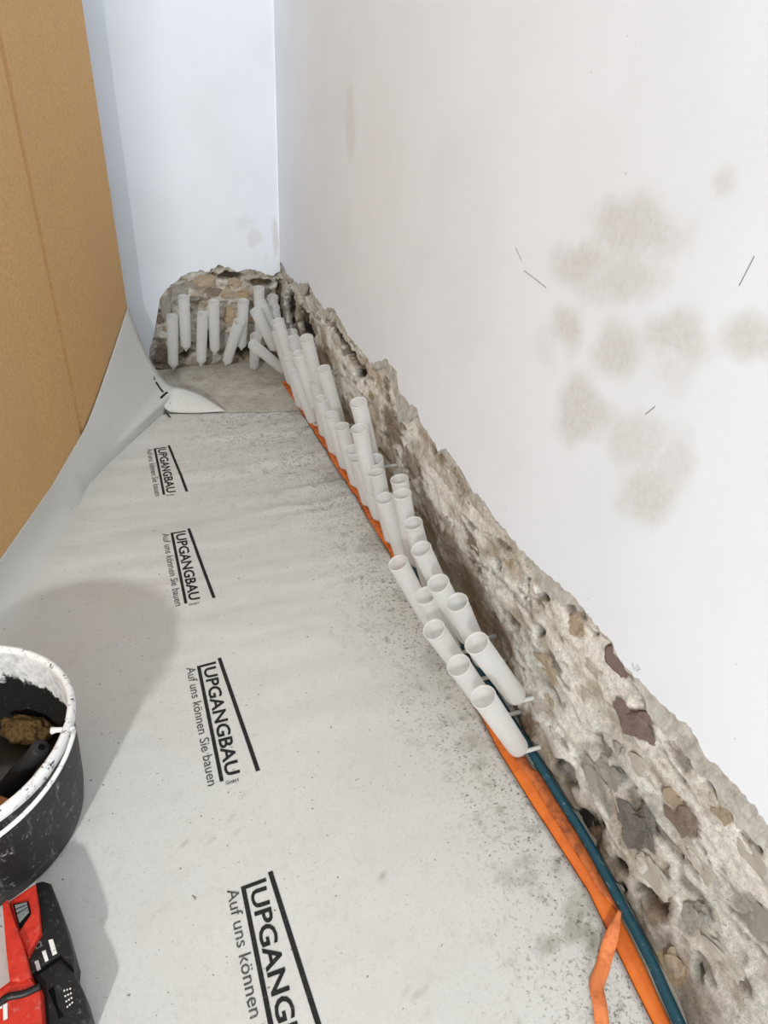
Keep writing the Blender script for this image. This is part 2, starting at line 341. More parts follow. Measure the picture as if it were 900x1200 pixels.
def stone_mat(name, a, b, sc=40):
    m = Mat(name, .88, .2)
    c = m.mix(m.ramp(m.noise(sc, 6, .75), .35, .65), lin(*a), lin(*b))
    c = m.mix(m.math('MULTIPLY', m.ramp(m.noise(52, 7, .82), .49, .58), .9), c, lin(204, 199, 189))
    c = m.mix(1.0, c, m.mix(m.ramp(m.noise(330, 4, .8), .3, .68), (.78, .77, .75), (1.12, 1.12, 1.12)), 'MULTIPLY')
    m.base(c).bump(m.noise(200, 8, .85), .7, .003); return m.m
M_STONE = dict(red=stone_mat('red_stone', (112, 74, 68), (78, 50, 46)), dark=stone_mat('dark_stone', (74, 69, 65), (44, 40, 38)),
               brown=stone_mat('brown_stone', (122, 96, 76), (80, 62, 50)), tan=stone_mat('tan_stone', (180, 162, 134), (150, 130, 102)),
               grey=stone_mat('grey_stone', (166, 162, 156), (130, 125, 118)), ochre=stone_mat('ochre_brick', (190, 160, 118), (156, 128, 94)),
               pale=stone_mat('limewashed_stone', (210, 205, 195), (172, 164, 150)))

m = Mat('concrete_floor', .9, .2)
c = m.mix(m.ramp(m.noise(9, 6, .7), .3, .7), lin(206, 201, 190), lin(172, 163, 149))
c = m.mix(m.math('MULTIPLY', m.ramp(m.noise(45, 6, .75), .55, .66), .6), c, lin(92, 82, 70))
m.base(c).bump(m.noise(60, 6, .7), .5, .004); M_CONC = m.m

m = Mat('floor_fleece', .92, .15)
d = m.attr('dirt_shade', 'Fac')
fine = m.math('MULTIPLY', m.ramp(m.noise(115, 5, .75), .53, .66), d)
big = m.math('MULTIPLY', m.ramp(m.noise(21, 6, .72), .50, .68), m.math('MULTIPLY', d, .7))
c = m.mix(m.ramp(m.noise(300, 3, .8), .3, .7), m.attr('Col'), m.mix(1.0, m.attr('Col'), (.93, .93, .925), 'MULTIPLY'))
c = m.mix(m.math('MULTIPLY', m.ramp(m.noise(5, 4, .6), .4, .72), .35), c, lin(204, 200, 190))
c = m.mix(m.math('MULTIPLY', big, .85), c, lin(122, 116, 102))
c = m.mix(fine, c, lin(78, 70, 58))
c = m.mix(m.math('MULTIPLY', m.ramp(m.noise(95, 2, .4), .735, .76), .7), c, lin(84, 78, 70))
m.base(c).bump(m.noise(260, 4, .8), .25, .0015); M_FLEECE = m.m

m = Mat('print_ink', .8, .2)
m.base(m.mix(m.ramp(m.noise(220, 4, .8), .56, .75), lin(38, 38, 38), lin(112, 112, 110))); M_INK = m.m
m = Mat('print_ink_faded', .8, .2)
m.base(m.mix(m.ramp(m.noise(220, 4, .8), .45, .75), lin(70, 70, 69), lin(140, 140, 136))); M_INK2 = m.m

m = Mat('kraft_cardboard', .85, .2)
mp = m.n('ShaderNodeMapping'); mp.inputs['Scale'].default_value = (1, 1, .35); m.L(m.tc, mp.inputs['Vector'])
c = m.mix(m.ramp(m.noise(85, 6, .8), .3, .7), lin(222, 180, 126), lin(198, 156, 106))
c = m.mix(m.math('MULTIPLY', m.ramp(m.noise(3, 4, .6, mp.outputs[0]), .4, .7), .5), c, lin(202, 164, 120))
m.base(c).bump(m.noise(150, 4, .7), .1, .001); M_CARD = m.m

m = Mat('orange_plastic', .42, .4)
c = m.mix(m.ramp(m.noise(12, 5, .65), .4, .72), lin(224, 117, 44), lin(204, 98, 38))
c = m.mix(m.math('MULTIPLY', m.ramp(m.noise(38, 6, .75), .46, .66), m.attr('dirt_shade', 'Fac')), c, lin(140, 66, 34))
c = m.mix(m.math('MULTIPLY', m.ramp(m.noise(110, 3, .6), .68, .72), m.attr('dirt_shade', 'Fac')), c, lin(196, 170, 140))
m.base(c).bump(m.noise(60, 4), .15, .002); M_ORANGE = m.m
m = Mat('dusty_orange_plastic', .55, .3)
c = m.mix(m.ramp(m.noise(45, 6, .75), .38, .66), lin(196, 108, 58), lin(138, 76, 44))
m.base(c).bump(m.noise(60, 4), .15, .002); M_ORANGE2 = m.m
m = Mat('loose_orange_plastic', .5, .3)
c = m.mix(m.ramp(m.noise(40, 5, .7), .45, .75), lin(232, 138, 84), lin(196, 106, 62))
m.base(c); M_ORANGE3 = m.m
m = Mat('petrol_blue_plastic', .45, .4)
c = m.mix(m.math('MULTIPLY', m.ramp(m.noise(70, 5, .7), .58, .68), .6), lin(26, 70, 84), lin(118, 140, 140))
m.base(c); M_BLUE = m.m

# frosted polyethylene: scatters most light, lets a little straight through
m = Mat('frosted_plastic', .45, .35)
m.base(m.mix(m.ramp(m.noise(60, 4, .6), .35, .7), lin(250, 250, 249), lin(242, 242, 240)))
tr = m.n('ShaderNodeBsdfTranslucent'); tr.inputs['Color'].default_value = (.96, .96, .95, 1)
tp = m.n('ShaderNodeBsdfTransparent'); tp.inputs['Color'].default_value = (.99, .99, .988, 1)
x1 = m.n('ShaderNodeMixShader'); x1.inputs[0].default_value = .48
m.L(m.b.outputs[0], x1.inputs[1]); m.L(tr.outputs[0], x1.inputs[2])
x2 = m.n('ShaderNodeMixShader'); x2.inputs[0].default_value = .46
m.L(x1.outputs[0], x2.inputs[1]); m.L(tp.outputs[0], x2.inputs[2])
m.L(x2.outputs[0], m.t.nodes['Material Output'].inputs['Surface']); M_FROST = m.m
m = Mat('nozzle_plastic', .5, .3); m.base(lin(206, 206, 200)); M_NOZZLE = m.m

m = Mat('tub_black_plastic', .5, .4)
sc = m.math('MULTIPLY', m.ramp(m.noise(34, 8, .88), .575, .65), .85)
mp = m.n('ShaderNodeMapping'); mp.inputs['Scale'].default_value = (1, 1, .3); m.L(m.tc, mp.inputs['Vector'])
sm = m.math('MULTIPLY', m.ramp(m.noise(22, 7, .82, mp.outputs[0]), .54, .66), .55)
c = m.mix(sm, lin(30, 30, 32), lin(160, 160, 160)); c = m.mix(sc, c, lin(196, 196, 194))
m.base(c).bump(m.noise(90, 4, .7), .25, .002); M_TUB = m.m
m = Mat('tub_inner_residue', .8, .2)
w = m.math('ADD', m.attr('res', 'Fac'), m.math('MULTIPLY', m.math('SUBTRACT', m.noise(24, 6, .75), .5), 1.3))
c = m.mix(m.ramp(m.noise(40, 5, .7), .35, .68), lin(236, 236, 235), lin(196, 197, 198))
c = m.mix(m.ramp(w, .42, .56), lin(30, 29, 28), c)
c = m.mix(m.math('MULTIPLY', m.ramp(m.noise(160, 4, .7), .64, .70), .5), c, lin(150, 145, 135))
m.base(c).bump(m.noise(70, 5, .7), .4, .003); M_TUBIN = m.m
m = Mat('plaster_coated_rim', .8, .2)
c = m.mix(m.ramp(m.noise(40, 7, .8), .535, .62), lin(238, 238, 237), lin(62, 62, 64))
m.base(c).bump(m.noise(80, 5, .7), .4, .003); M_RIM = m.m
m = Mat('white_coated_wire', .6, .3); m.base(m.mix(m.ramp(m.noise(60, 4), .6, .7), lin(236, 236, 234), lin(150, 150, 150))); M_WIRE = m.m
m = Mat('dirty_water', .12, .5); m.base(lin(60, 54, 46)); M_WATER = m.m
m = Mat('brown_sponge', .95, .1)
m.base(m.mix(m.ramp(m.noise(120, 5, .8), .4, .65), lin(112, 90, 56), lin(62, 48, 30))).bump(m.noise(150, 4, .8), .8, .006); M_SPONGE = m.m
m = Mat('raw_wood', .8, .2)
mp = m.n('ShaderNodeMapping'); mp.inputs['Scale'].default_value = (60, 8, 60); m.L(m.tc, mp.inputs['Vector'])
m.base(m.mix(m.noise(1, 4, .6, mp.outputs[0]), lin(176, 120, 70), lin(124, 78, 42))); M_WOOD = m.m
m = Mat('black_rubber', .55, .35)
m.base(m.mix(m.math('MULTIPLY', m.ramp(m.noise(90, 6, .75), .58, .72), .45), lin(40, 40, 41), lin(130, 130, 130))); M_BLACK = m.m
m = Mat('red_tool_plastic', .45, .4)
c = m.mix(m.ramp(m.noise(40, 5, .7), .4, .7), lin(206, 52, 34), lin(184, 42, 30))
c = m.mix(m.math('MULTIPLY', m.ramp(m.noise(60, 6, .8), .53, .70), .55), c, lin(206, 140, 124))
m.base(c); M_RED = m.m
m = Mat('black_tool_plastic', .45, .4)
c = m.mix(m.math('MULTIPLY', m.ramp(m.noise(70, 6, .8), .55, .72), .5), lin(24, 24, 25), lin(150, 146, 142))
m.base(c).bump(m.noise(120, 3), .15, .001); M_BLK = m.m
m = Mat('switch_grey', .35, .5); m.base(lin(120, 124, 122)); M_GREY = m.m
m = Mat('white_print', .7, .2); m.base(m.mix(m.ramp(m.noise(160, 3), .5, .7), lin(232, 230, 226), lin(190, 184, 180))); M_WHITE = m.m
m = Mat('black_void', .9, .1); m.base(lin(14, 14, 14)); M_VOID = m.m

# ------------------------------------------------------------------ walls, floor
PX, PY = .873, 3.78             # faces of the two plaster skins

def feat(F, u, v):
    """strongest feature at a wall point: (kind, weight) list"""
    out = []
    for (cu, cv, a, b, c_, d, k) in F:
        du, dv = u-cu, v-cv
        p = a*du+b*dv; q = c_*du+d*dv
        r = p*p+q*q
        if r < 2.6: out.append((k, r, p, q))
    return out

LIME = np.array(lin(219, 217, 210)); GREYW = np.array(lin(198, 194, 184)); BROWN = np.array(lin(146, 128, 104))
DIRT = np.array(lin(78, 66, 54)); HOLE = np.array(lin(30, 26, 23))
KC = dict(red=lin(104, 76, 68), dark=lin(80, 74, 70), brown=lin(112, 92, 74), tan=lin(174, 150, 114), grey=lin(140, 136, 130), ochre=lin(186, 158, 118))

def rubble(u, v, F, far):
    """depth into the wall and albedo of the stripped rubble at wall coordinates u (along), v (up)"""
    big = fbm(u*3.2, v*6, 1.3, 4); med = fbm(u*9, v*22, 5.1, 4); fin = fbm(u*42, v*75, 9.7, 3)
    wob = .35*fbm(u*9, v*12, 3.3, 2)
    ds, ps = noise.voronoi(Vector((u/.16+wob, v/.075+wob, .37)))
    joint = max(0., 1-(ds[1]-ds[0])/.22)
    hsh = noise.cell(ps[0]*7.3)
    msk = sst(-.15, .35, fbm(u*2.3, v*3.1, 11.0, 3))
    dep = .009+.012*big+.0048*med+.0012*fin+.005*joint*msk*msk+.005*(hsh)*msk
    t = sst(.02, .55, .5*big+.6*med+.12)
    col = LIME*(1-t*.55)+GREYW*t*.55
    br = sst(.05, .55, fbm(u*4.5, v*9, 21.0, 5)+.06*far)
    col = col*(1-.62*br)+BROWN*.62*br
    col = col*(1-.30*joint*msk)+DIRT*.30*joint*msk
    dk = sst(.30, .55, fbm(u*8, v*20, 33.0, 5))
    col = col*(1-.7*dk)+DIRT*.7*dk; dep += .006*dk
    rg = abs(fbm(u*2.6+.25*fbm(u*9, v*9, 7.0, 2), v*8.5, 51.0, 4))
    ck = (1-sst(.0, .045, rg))*sst(.0, .25, fbm(u*3, v*4, 61.0, 3)+.16)
    dep += .010*ck; col = col*(1-.8*ck)+DIRT*.8*ck
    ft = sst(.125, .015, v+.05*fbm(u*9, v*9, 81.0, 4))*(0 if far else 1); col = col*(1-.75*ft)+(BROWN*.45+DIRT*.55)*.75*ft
    tone = fbm(u*1.6, v*3.4, 71.0, 4); col = col*(1+.22*tone)
    for k, r, p, q in feat(F, u, v):
        rr = r*(1+.9*fbm(u*30, v*34, 2.0, 3))
        if k in ('hole', 'crack'):
            w = 1-sst(.45, 1.25, rr)
            dep += (.030 if k == 'hole' and v > .06 else .014)*w; col = col*(1-w)+HOLE*w
        elif k == 'brown' and far:
            w = .75*(1-sst(.35, 1.5, rr+.5*med)); col = col*(1-w)+np.array(KC[k])*w*.85+DIRT*w*.15
        else:
            w = .8*(1-sst(.5, 1.3, rr)); col = col*(1-w)+np.array(KC[k])*w
    return dep, col

def edge_r(y):
    e = interp(EDGE_R, y)
    return e+.009*fbm(y*38, .7, 0, 3)+.004*fbm(y*110, 2.7, 0, 2)

# --- right wall: plaster skin with a ragged lower edge
ys = np.arange(-1.6, PY+.0001, .0065)
zs_ = [0., .012, .025, .04, .06, .085, .11]+list(np.arange(.125, 1.2, .0155))+list(np.linspace(1.22, 2.2, 10))
V = []; stain = []
for y in ys:
    e = edge_r(y)
    V.append((PX+.022, y, e+.004)); stain.append(0)
    for d in zs_:
        z = e+d; s = 0.
        for (cy, cz, a, b, c_, dd, w) in STAIN_R:
            du, dv = y-cy, z-cz
            if abs(du) > .45 or abs(dv) > .45: continue
            p = .84*(a*du+b*dv); q = .84*(c_*du+dd*dv)
            r = math.sqrt(p*p+q*q)+.55*fbm(y*11, z*11, 3.3, 4)
            s = max(s, w*(1-sst(.35, 1.35, r)))
        V.append((PX, y, z)); stain.append(s)
nc = len(zs_)+1
me = mesh_from('wall_right', V, [tuple(reversed(f)) for f in grid_faces(len(ys), nc)])
floatattr(me, stain, 'stain')
wall_right = tag(obj('wall_right', me, M_PLASTER), kind='structure')

# grey render layer showing below the white skin
V = []; ny = 0
for y in np.arange(-1.0, PY, .008):
    e = edge_r(y)
    w = .010+.045*sst(-.1, .5, fbm(y*4.3, 8.1, 0, 4))+.010*fbm(y*45, 1.1, 0, 3)
    w += .05*math.exp(-((y-2.05)/.12)**2)+.03*math.exp(-((y-.46)/.10)**2)
    w = max(.003, w)
    for k, t in enumerate((0, .35, .7, 1.0)):
        V.append((PX+.003+.0025*fbm(y*30, t*3, 4.4, 3), y, e+.012-(w+.012)*t))
    V.append((PX+.020, y, e+.004-w)); ny += 1
me = mesh_from('render_layer', V, [f for f in grid_faces(ny, 5)])
tag(obj('render_layer', me, M_RENDER, wall_right), 'grey bare render left along the torn edge of the white plaster')

# rubble masonry laid bare at the foot of the right wall
RX = .880
def pipe_edge(y): return interp(sorted((b, a) for a, b in PIPE), y)
def rub_x(y, z):
    dep, col = rubble(y, z, FEAT_R, 1 if y > 1.0 else 0)
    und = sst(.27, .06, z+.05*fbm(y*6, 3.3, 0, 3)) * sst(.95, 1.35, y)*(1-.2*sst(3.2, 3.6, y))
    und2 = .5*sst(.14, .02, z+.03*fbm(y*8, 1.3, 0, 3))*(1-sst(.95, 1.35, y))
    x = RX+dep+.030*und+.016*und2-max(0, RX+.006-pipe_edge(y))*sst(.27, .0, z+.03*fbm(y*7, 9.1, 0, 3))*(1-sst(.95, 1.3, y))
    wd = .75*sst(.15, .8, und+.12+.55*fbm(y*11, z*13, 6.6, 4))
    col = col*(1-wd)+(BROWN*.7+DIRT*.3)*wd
    return (max(x, PX+.004) if z > .3 else x), col
ys = np.arange(-.6, 3.90, .0066); zs = np.arange(-.004, .652, .0066)
V = []; C = []
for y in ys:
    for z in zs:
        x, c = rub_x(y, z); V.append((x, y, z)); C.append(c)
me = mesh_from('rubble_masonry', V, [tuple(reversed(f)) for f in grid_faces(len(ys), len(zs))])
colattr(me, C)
for pts in WALL_MARKS:
    pts = [Vector(p) for p in pts]; Vm = []
    for i, p in enumerate(pts):
        d = (pts[min(i+1, len(pts)-1)]-pts[max(i-1, 0)]).normalized(); sd = d.cross(Vector((1, 0, 0)))*.0006
        Vm += [p+sd, p-sd]
    obj('scratch_mark', mesh_from('scratch_mark', Vm, grid_faces(len(pts), 2)), M_INK2, wall_right)
tag(obj('rubble_masonry', me, M_RUBBLE, wall_right, True), 'limewashed rubble laid bare along the foot of the wall')

# --- back wall
def edge_b(x):
    if x < .12: return 0.0
    if x < .147: return .02+.125*sst(.12, .147, x)
    return interp(EDGE_B, x)+.008*fbm(x*40, 5.5, 0, 3)+.004*fbm(x*120, 6.5, 0, 2)
xs = np.concatenate([np.arange(-1.8, .11, .03), np.arange(.11, PX+.002, .0045)])
V = []; stain = []
ST_B = [(.745, .70, .045, .05, .55), (.855, .69, .022, .10, 1.0), (.70, .78, .05, .03, .3), (.80, .60, .01, .03, .5)]
for x in xs:
    e = edge_b(x)
    V.append((x, PY+.022, e+.003)); stain.append(0)
    for d in zs_:
        z = e+d; s = 0
        for (cx, cz, rx, rz, w) in ST_B:
            r = math.hypot((x-cx)/rx, (z-cz)/rz)+.5*fbm(x*20, z*20, cx, 4)
            s = max(s, w*(1-sst(.4, 1.2, r)))
        V.append((x, PY, z)); stain.append(s)
me = mesh_from('wall_back', V, grid_faces(len(xs), nc))
floatattr(me, stain, 'stain')
wall_back = tag(obj('wall_back', me, M_PLASTER), kind='structure')
def rub_y(x, z):
    dep, col = rubble(x*1.4+7.7, z*1.3, [], 0)
    d2, c2 = 0, None
    for k, r, p, q in feat(FEAT_B, x, z):
        rr = r*(1+.9*fbm(x*30, z*34, 2.0, 3))
        if k == 'hole':
            w = 1-sst(.45, 1.25, rr); dep += .03*w; col = col*(1-w)+HOLE*w
        else:
            w = .8*(1-sst(.5, 1.3, rr)); col = col*(1-w)+np.array(KC[k])*w
    b = .35+.25*fbm(x*9, z*9, 44., 3)
    col = col*(1-b)+np.array(lin(150, 134, 110))*b
    return PY+.006+max(dep, 0)*1.5+.02*sst(.3, .0, z), col
xs = np.arange(.08, .93, .0066); zs = np.arange(-.004, .62, .0066)
V = []; C = []
for x in xs:
    for z in zs:
        y, c = rub_y(x, z); V.append((x, y, z)); C.append(c)
me = mesh_from('rubble_masonry', V, grid_faces(len(xs), len(zs)))
colattr(me, C)
tag(obj('rubble_masonry', me, M_RUBBLE, wall_back, True), 'brownish rubble laid bare at the foot of the back wall')

# --- unseen left wall piece, added to block light behind the board
WX = -1.36
me = mesh_from('wall_left_blocker', [(WX, -.62, 0), (WX, 3.8, 0), (WX, 3.8, 3.4), (WX, -.62, 3.4), (WX-.1, -.62, 0), (WX-.1, 3.8, 0), (WX-.1, 3.8, 3.4), (WX-.1, -.62, 3.4)],
               [(0, 1, 2, 3), (7, 6, 5, 4), (0, 3, 7, 4), (1, 5, 6, 2), (3, 2, 6, 7), (0, 4, 5, 1)])
floatattr(me, [0]*8, 'stain'); tag(obj('wall_left_blocker', me, M_PLASTER), kind='structure')
# --- floor slab
me = mesh_from('floor', [(-2.4, -1.6, 0), (.96, -1.6, 0), (.96, 3.9, 0), (-2.4, 3.9, 0), (-2.4, -1.6, -.1), (.96, -1.6, -.1), (.96, 3.9, -.1), (-2.4, 3.9, -.1)],
               [(0, 1, 2, 3), (7, 6, 5, 4), (0, 4, 5, 1), (1, 5, 6, 2), (2, 6, 7, 3), (3, 7, 4, 0)])
floor = tag(obj('floor', me, M_CONC), kind='structure')

# --- stones set in the two stripped walls (parts of the walls; meshes shared)
def stone_mesh(seed, box=.35):
    bm = bmesh.new(); bmesh.ops.create_icosphere(bm, subdivisions=3, radius=1)
    for v in bm.verts:
        p = v.co.copy(); q = max(abs(p.x), abs(p.y))
        p.xy = p.xy*(1+box*(1/max(q, .55)-1))
        n_ = noise.fractal(v.co*1.3+Vector((seed*3.1, 0, 0)), 1, 2, 3)
        p *= 1+.50*n_+.30*noise.fractal(v.co*3.7+Vector((0, seed*2.3, 0)), 1, 2, 3)
        p.z = max(-.6, min(p.z, .85+.5*n_))
        v.co = p
    me = from_bm('stone', bm)
    return me
STONES = {}
def stone(parent, kind, c, ax, ay, az, rx, ry, rz, var):
    key = (kind, var % 5)
    if key not in STONES:
        STONES[key] = stone_mesh(var % 5+1); STONES[key].materials.append(M_STONE[kind])
    o = obj('stone', STONES[key], None, parent)
    R_ = Matrix((ax, ay, az)).transposed().to_4x4()
    o.matrix_world = Matrix.Translation(c) @ R_ @ Matrix.Diagonal((rx, ry, rz, 1))
    return o
n_st = 0
def axes_of(f):
    J = np.linalg.inv(np.array([[f[2], f[3]], [f[4], f[5]]]))
    U, s, _ = np.linalg.svd(J); return U[:, 0], U[:, 1], s
SL = {'red': 'dark red stone showing in the rubble', 'dark': 'dark grey stone showing in the rubble', 'tan': 'tan stone showing in the rubble',
      'brown': 'brown stone showing in the rubble', 'ochre': 'ochre brick fragment showing in the rubble'}
for i, f in enumerate(FEAT_R):
    if f[6] in ('hole', 'crack') or (f[6] == 'brown' and f[0] > 1.0): continue
    a, b, s = axes_of(f)
    x, _ = rub_x(f[0], f[1])
    if f[1] < .02: continue
    o = stone(wall_right, f[6], (x+.0065, f[0], f[1]), Vector((0, a[0], a[1])), Vector((0, b[0], b[1])), Vector((-1, 0, 0)),
          min(s[0], .10)*1.05, min(s[1], .055)*1.05, .013, i)
    if f[6] in SL: o['label'] = SL[f[6]]
    n_st += 1
taken = []
for i in range(900):
    y = .1+3.6*random.random()**1.35; z = random.uniform(.05, .47)
    if z > edge_r(y)-.06: continue
    if any(abs(y-p)/.085 < 1 and abs(z-q)/.045 < 1 for p, q in taken): continue
    if any(r < 2.4 for _, r, _, _ in feat(FEAT_R, y, z)): continue
    taken.append((y, z))
    if len(taken) > 34: break
    t = random.uniform(-.35, .15); rx = random.uniform(.022, .055); ry = rx*random.uniform(.35, .65)
    x, c = rub_x(y, z)
    k = random.choices(['pale', 'grey', 'tan', 'brown'], [12, 2, 1, .6])[0]
    stone(wall_right, k, (x+.0075, y, z), Vector((0, math.cos(t), math.sin(t))), Vector((0, -math.sin(t), math.cos(t))), Vector((-1, 0, 0)), rx, ry, .013, i)
for i, f in enumerate(FEAT_B):
    if f[6] == 'hole': continue
    a, b, s = axes_of(f); y, _ = rub_y(f[0], f[1])
    o = stone(wall_back, f[6], (f[0], y+.004, f[1]), Vector((a[0], 0, a[1])), Vector((b[0], 0, b[1])), Vector((0, -1, 0)), s[0]*.9, s[1]*.9, .016, i)
    if f[6] in SL: o['label'] = SL[f[6]]
taken = []
for i in range(400):
    x = random.uniform(.17, .84); z = random.uniform(.04, .47)
    if z > edge_b(x)-.05: continue
    if any(abs(x-p)/.07 < 1 and abs(z-q)/.045 < 1 for p, q in taken): continue
    if any(r < 2.2 for _, r, _, _ in feat(FEAT_B, x, z)): continue
    taken.append((x, z)); t = random.uniform(-.3, .3); rx = random.uniform(.02, .042); ry = rx*random.uniform(.45, .8)
    y, _ = rub_y(x, z)
    stone(wall_back, random.choices(['pale', 'grey', 'tan', 'brown', 'ochre'], [3, 3, 2, 2, 1.2])[0], (x, y+.005, z),
          Vector((math.cos(t), 0, math.sin(t))), Vector((-math.sin(t), 0, math.cos(t))), Vector((0, -1, 0)), rx, ry, .015, i)

# ------------------------------------------------------------------ protective fleece on the floor, curled up against the board
BD = Vector((-.329, -.944, 0)).normalized()          # along the board, towards the camera
BN = Vector((.944, -.329, 0)).normalized()           # out of the board's face
B0 = Vector((.056, 3.52, 0))
def xb(y): return .056-.3485*(3.52-y)
HT = [(-1, .11), (2.034, .115), (2.44, .126), (2.818, .175), (3.212, .314), (3.52, .448)]
RIDGE = [(2.235, -.02, .0065, .022, .33), (2.17, .10, .004, .03, .45), (2.90, -.08, .004, .03, .2), (2.62, .05, .0035, .03, .35),
         (1.92, .06, .0025, .05, .40), (2.36, .03, .003, .02, .42)]
def sheet_z(x, y):
    amp = .0036*sst(.9, 2.0, y)+.0008
    z = .0048+amp*1.7*fbm(x*1.3+.4*y, y*6.5, .5, 3)+.0012*fbm(x*3.2, y*2.4, .5, 3)
    for y0, k, a, w, x0 in RIDGE:
        t = (y-y0-k*(x-.5)-.02*fbm(x*6, y0, 0, 2))/w
        if abs(t) < 3: z += 1.9*a*math.exp(-t*t)*sst(x0, x0+.2, x)*(.5+.8*abs(fbm(x*7, y0*3, 0, 2)))
    return max(z, .002)
def or_l(y): return interp(sorted((b, a) for a, b in OR_L), y)
def sheet_row(y):
    xr = (or_l(y) if y > .29 else .755-.10*(.29-y))-.003
    P = Vector((xb(y), y, 0))
    r = interp([(-1, .14), (2.0, .13), (2.3, .10), (2.5, .06), (2.62, .045), (2.83, .078), (3.06, .125), (3.3, .175)], y)
    h = interp(HT, y)
    F_ = P+BN*r
    lead = interp([(2.0, 0), (3.1, .02)], y)
    kc = sst(2.3, 2.7, y)
    c1 = P+BN*r*(.10+1.0*kc)+Vector((0, 0, .004+.45*h*kc)); T = P+BN*.006+Vector((0, 0, h))
    flat = [Vector((xr+(F_.x-xr)*t, y+(F_.y-y)*t, 0)) for t in np.linspace(0, 1, 100)]
    for p in flat: p.z = sheet_z(p.x, p.y)
    f0 = flat[-1]; curl = []
    for t in np.linspace(0, 1, 31)[1:]:
        q = f0*(1-t)**2+c1*2*t*(1-t)+T*t*t
        curl.append(q)
    return flat+curl
last_pts = [Vector(p) for p in ((.803, 3.105, .004), (.60, 3.135, .004), (.438, 3.172, .004), (.30, 3.205, .004), (.150, 3.232, .003), (.190, 3.285, .045), (.227, 3.340, .083), (.187, 3.385, .103), (.137, 3.41, .182), (.096, 3.465, .295), (.060, 3.520, .448))]
def resample(pts, n):
    d = [0]
    for a, b in zip(pts, pts[1:]): d.append(d[-1]+(b-a).length)
    out = []
    for t in np.linspace(0, d[-1], n):
        i = max(0, min(len(pts)-2, next((k for k in range(len(d)-1) if d[k+1] >= t-1e-9), len(pts)-2)))
        u = (t-d[i])/(d[i+1]-d[i])
        p0, p1, p2, p3 = pts[max(i-1, 0)], pts[i], pts[i+1], pts[min(i+2, len(pts)-1)]
        out.append(.5*((2*p1)+(p2-p0)*u+(2*p0-5*p1+4*p2-p3)*u*u+(3*p1-p0-3*p2+p3)*u**3))
    return out
last = resample(last_pts[:5], 100)+resample(last_pts[4:], 31)[1:]
rows = [sheet_row(y) for y in np.arange(-.6, 2.78, .0125)]
ry0 = sheet_row(2.78); ry1 = sheet_row(2.74)
NB = 34
for k in range(NB+1):
    t = k/NB; rw = []
    for j in range(130):
        p = ry0[j]; d = (ry0[j]-ry1[j])*(10 if j < 100 else 6)
        q = p*(1-t)**2+(p+d*.5)*2*t*(1-t)+last[j]*t*t
        if j < 100: q.z = sheet_z(q.x, q.y)*(1-sst(.8, 1, t))+last[j].z*sst(.8, 1, t)
        rw.append(q)
    rows.append(rw)
V = [p for r in rows for p in r]
KS = dict(green=lin(128, 128, 104), grey=lin(134, 130, 122), spot=lin(160, 158, 150), brown=lin(116, 104, 84))
base = np.array(lin(211, 210, 206)); C = []; D = []
for i, p in enumerate(V):
    c = base*(1+.05*fbm(p.x*2.2, p.y*1.6, 3.1, 3))
    j = i % 130
    if j < 100:
        for (cx, cy, a, b, c_, d, k, w) in FEAT_S:
            du, dv = p.x-cx, p.y-cy
            if abs(du) > .25 or abs(dv) > .3: continue
            r = math.hypot(a*du+b*dv, c_*du+d*dv)+.75*fbm(p.x*24, p.y*24, cx, 4)
            t = w*(1-sst(.5, 1.05, r)); c = c*(1-t)+np.array(KS[k])*t
    C.append(c)
    near = sst(.42, .80, p.x+.10*fbm(p.x*5, p.y*4, 7.7, 4))
    far = sst(1.9, 3.1, p.y+.25*fbm(p.x*4, p.y*4, 1.7, 3))*sst(.05, .45, p.x)
    D.append(min(1, .12+.88*near**1.4+.75*far) if j < 100 else .04)
me = mesh_from('floor_fleece', V, [tuple(reversed(f)) for f in grid_faces(len(rows), 130)])
colattr(me, C); floatattr(me, D, 'dirt_shade')
sheet = tag(obj('protective_fleece', me, M_FLEECE, None, True), 'off-white printed protective fleece on the floor, curling up against the brown board', 'floor cover')
sm = sheet.modifiers.new('thickness', 'SOLIDIFY'); sm.thickness = .0016; sm.offset = -1

# turned-over corner flap at the sheet's far edge
A, A2, B_, C_, D_, E_ = (Vector(FLAP[k]) for k in ('A', 'A2', 'B', 'C', 'D', 'E'))
bot = resample([A, A2, D_, E_, C_], 22); top = resample([A, A*.5+B_*.5+Vector((0, .0, .012)), B_, B_*.5+C_*.5+Vector((0, .035, .012)), C_], 22)
V = []; nk = 7
for a, b in zip(bot, top):
    for t in np.linspace(0, 1, nk):
        q = a*(1-t)+b*t; q.z += .006+.014*4*t*(1-t)*min(1, (a-b).length/.08); V.append(q)
me = mesh_from('folded_flap', V, grid_faces(22, nk))
colattr(me, [base*1.02]*len(V)); floatattr(me, [.05]*len(V), 'dirt_shade')
o = tag(obj('folded_flap', me, M_FLEECE, sheet, True), 'pale corner flap folded back over the sheet end')
sm = o.modifiers.new('thickness', 'SOLIDIFY'); sm.thickness = .0016

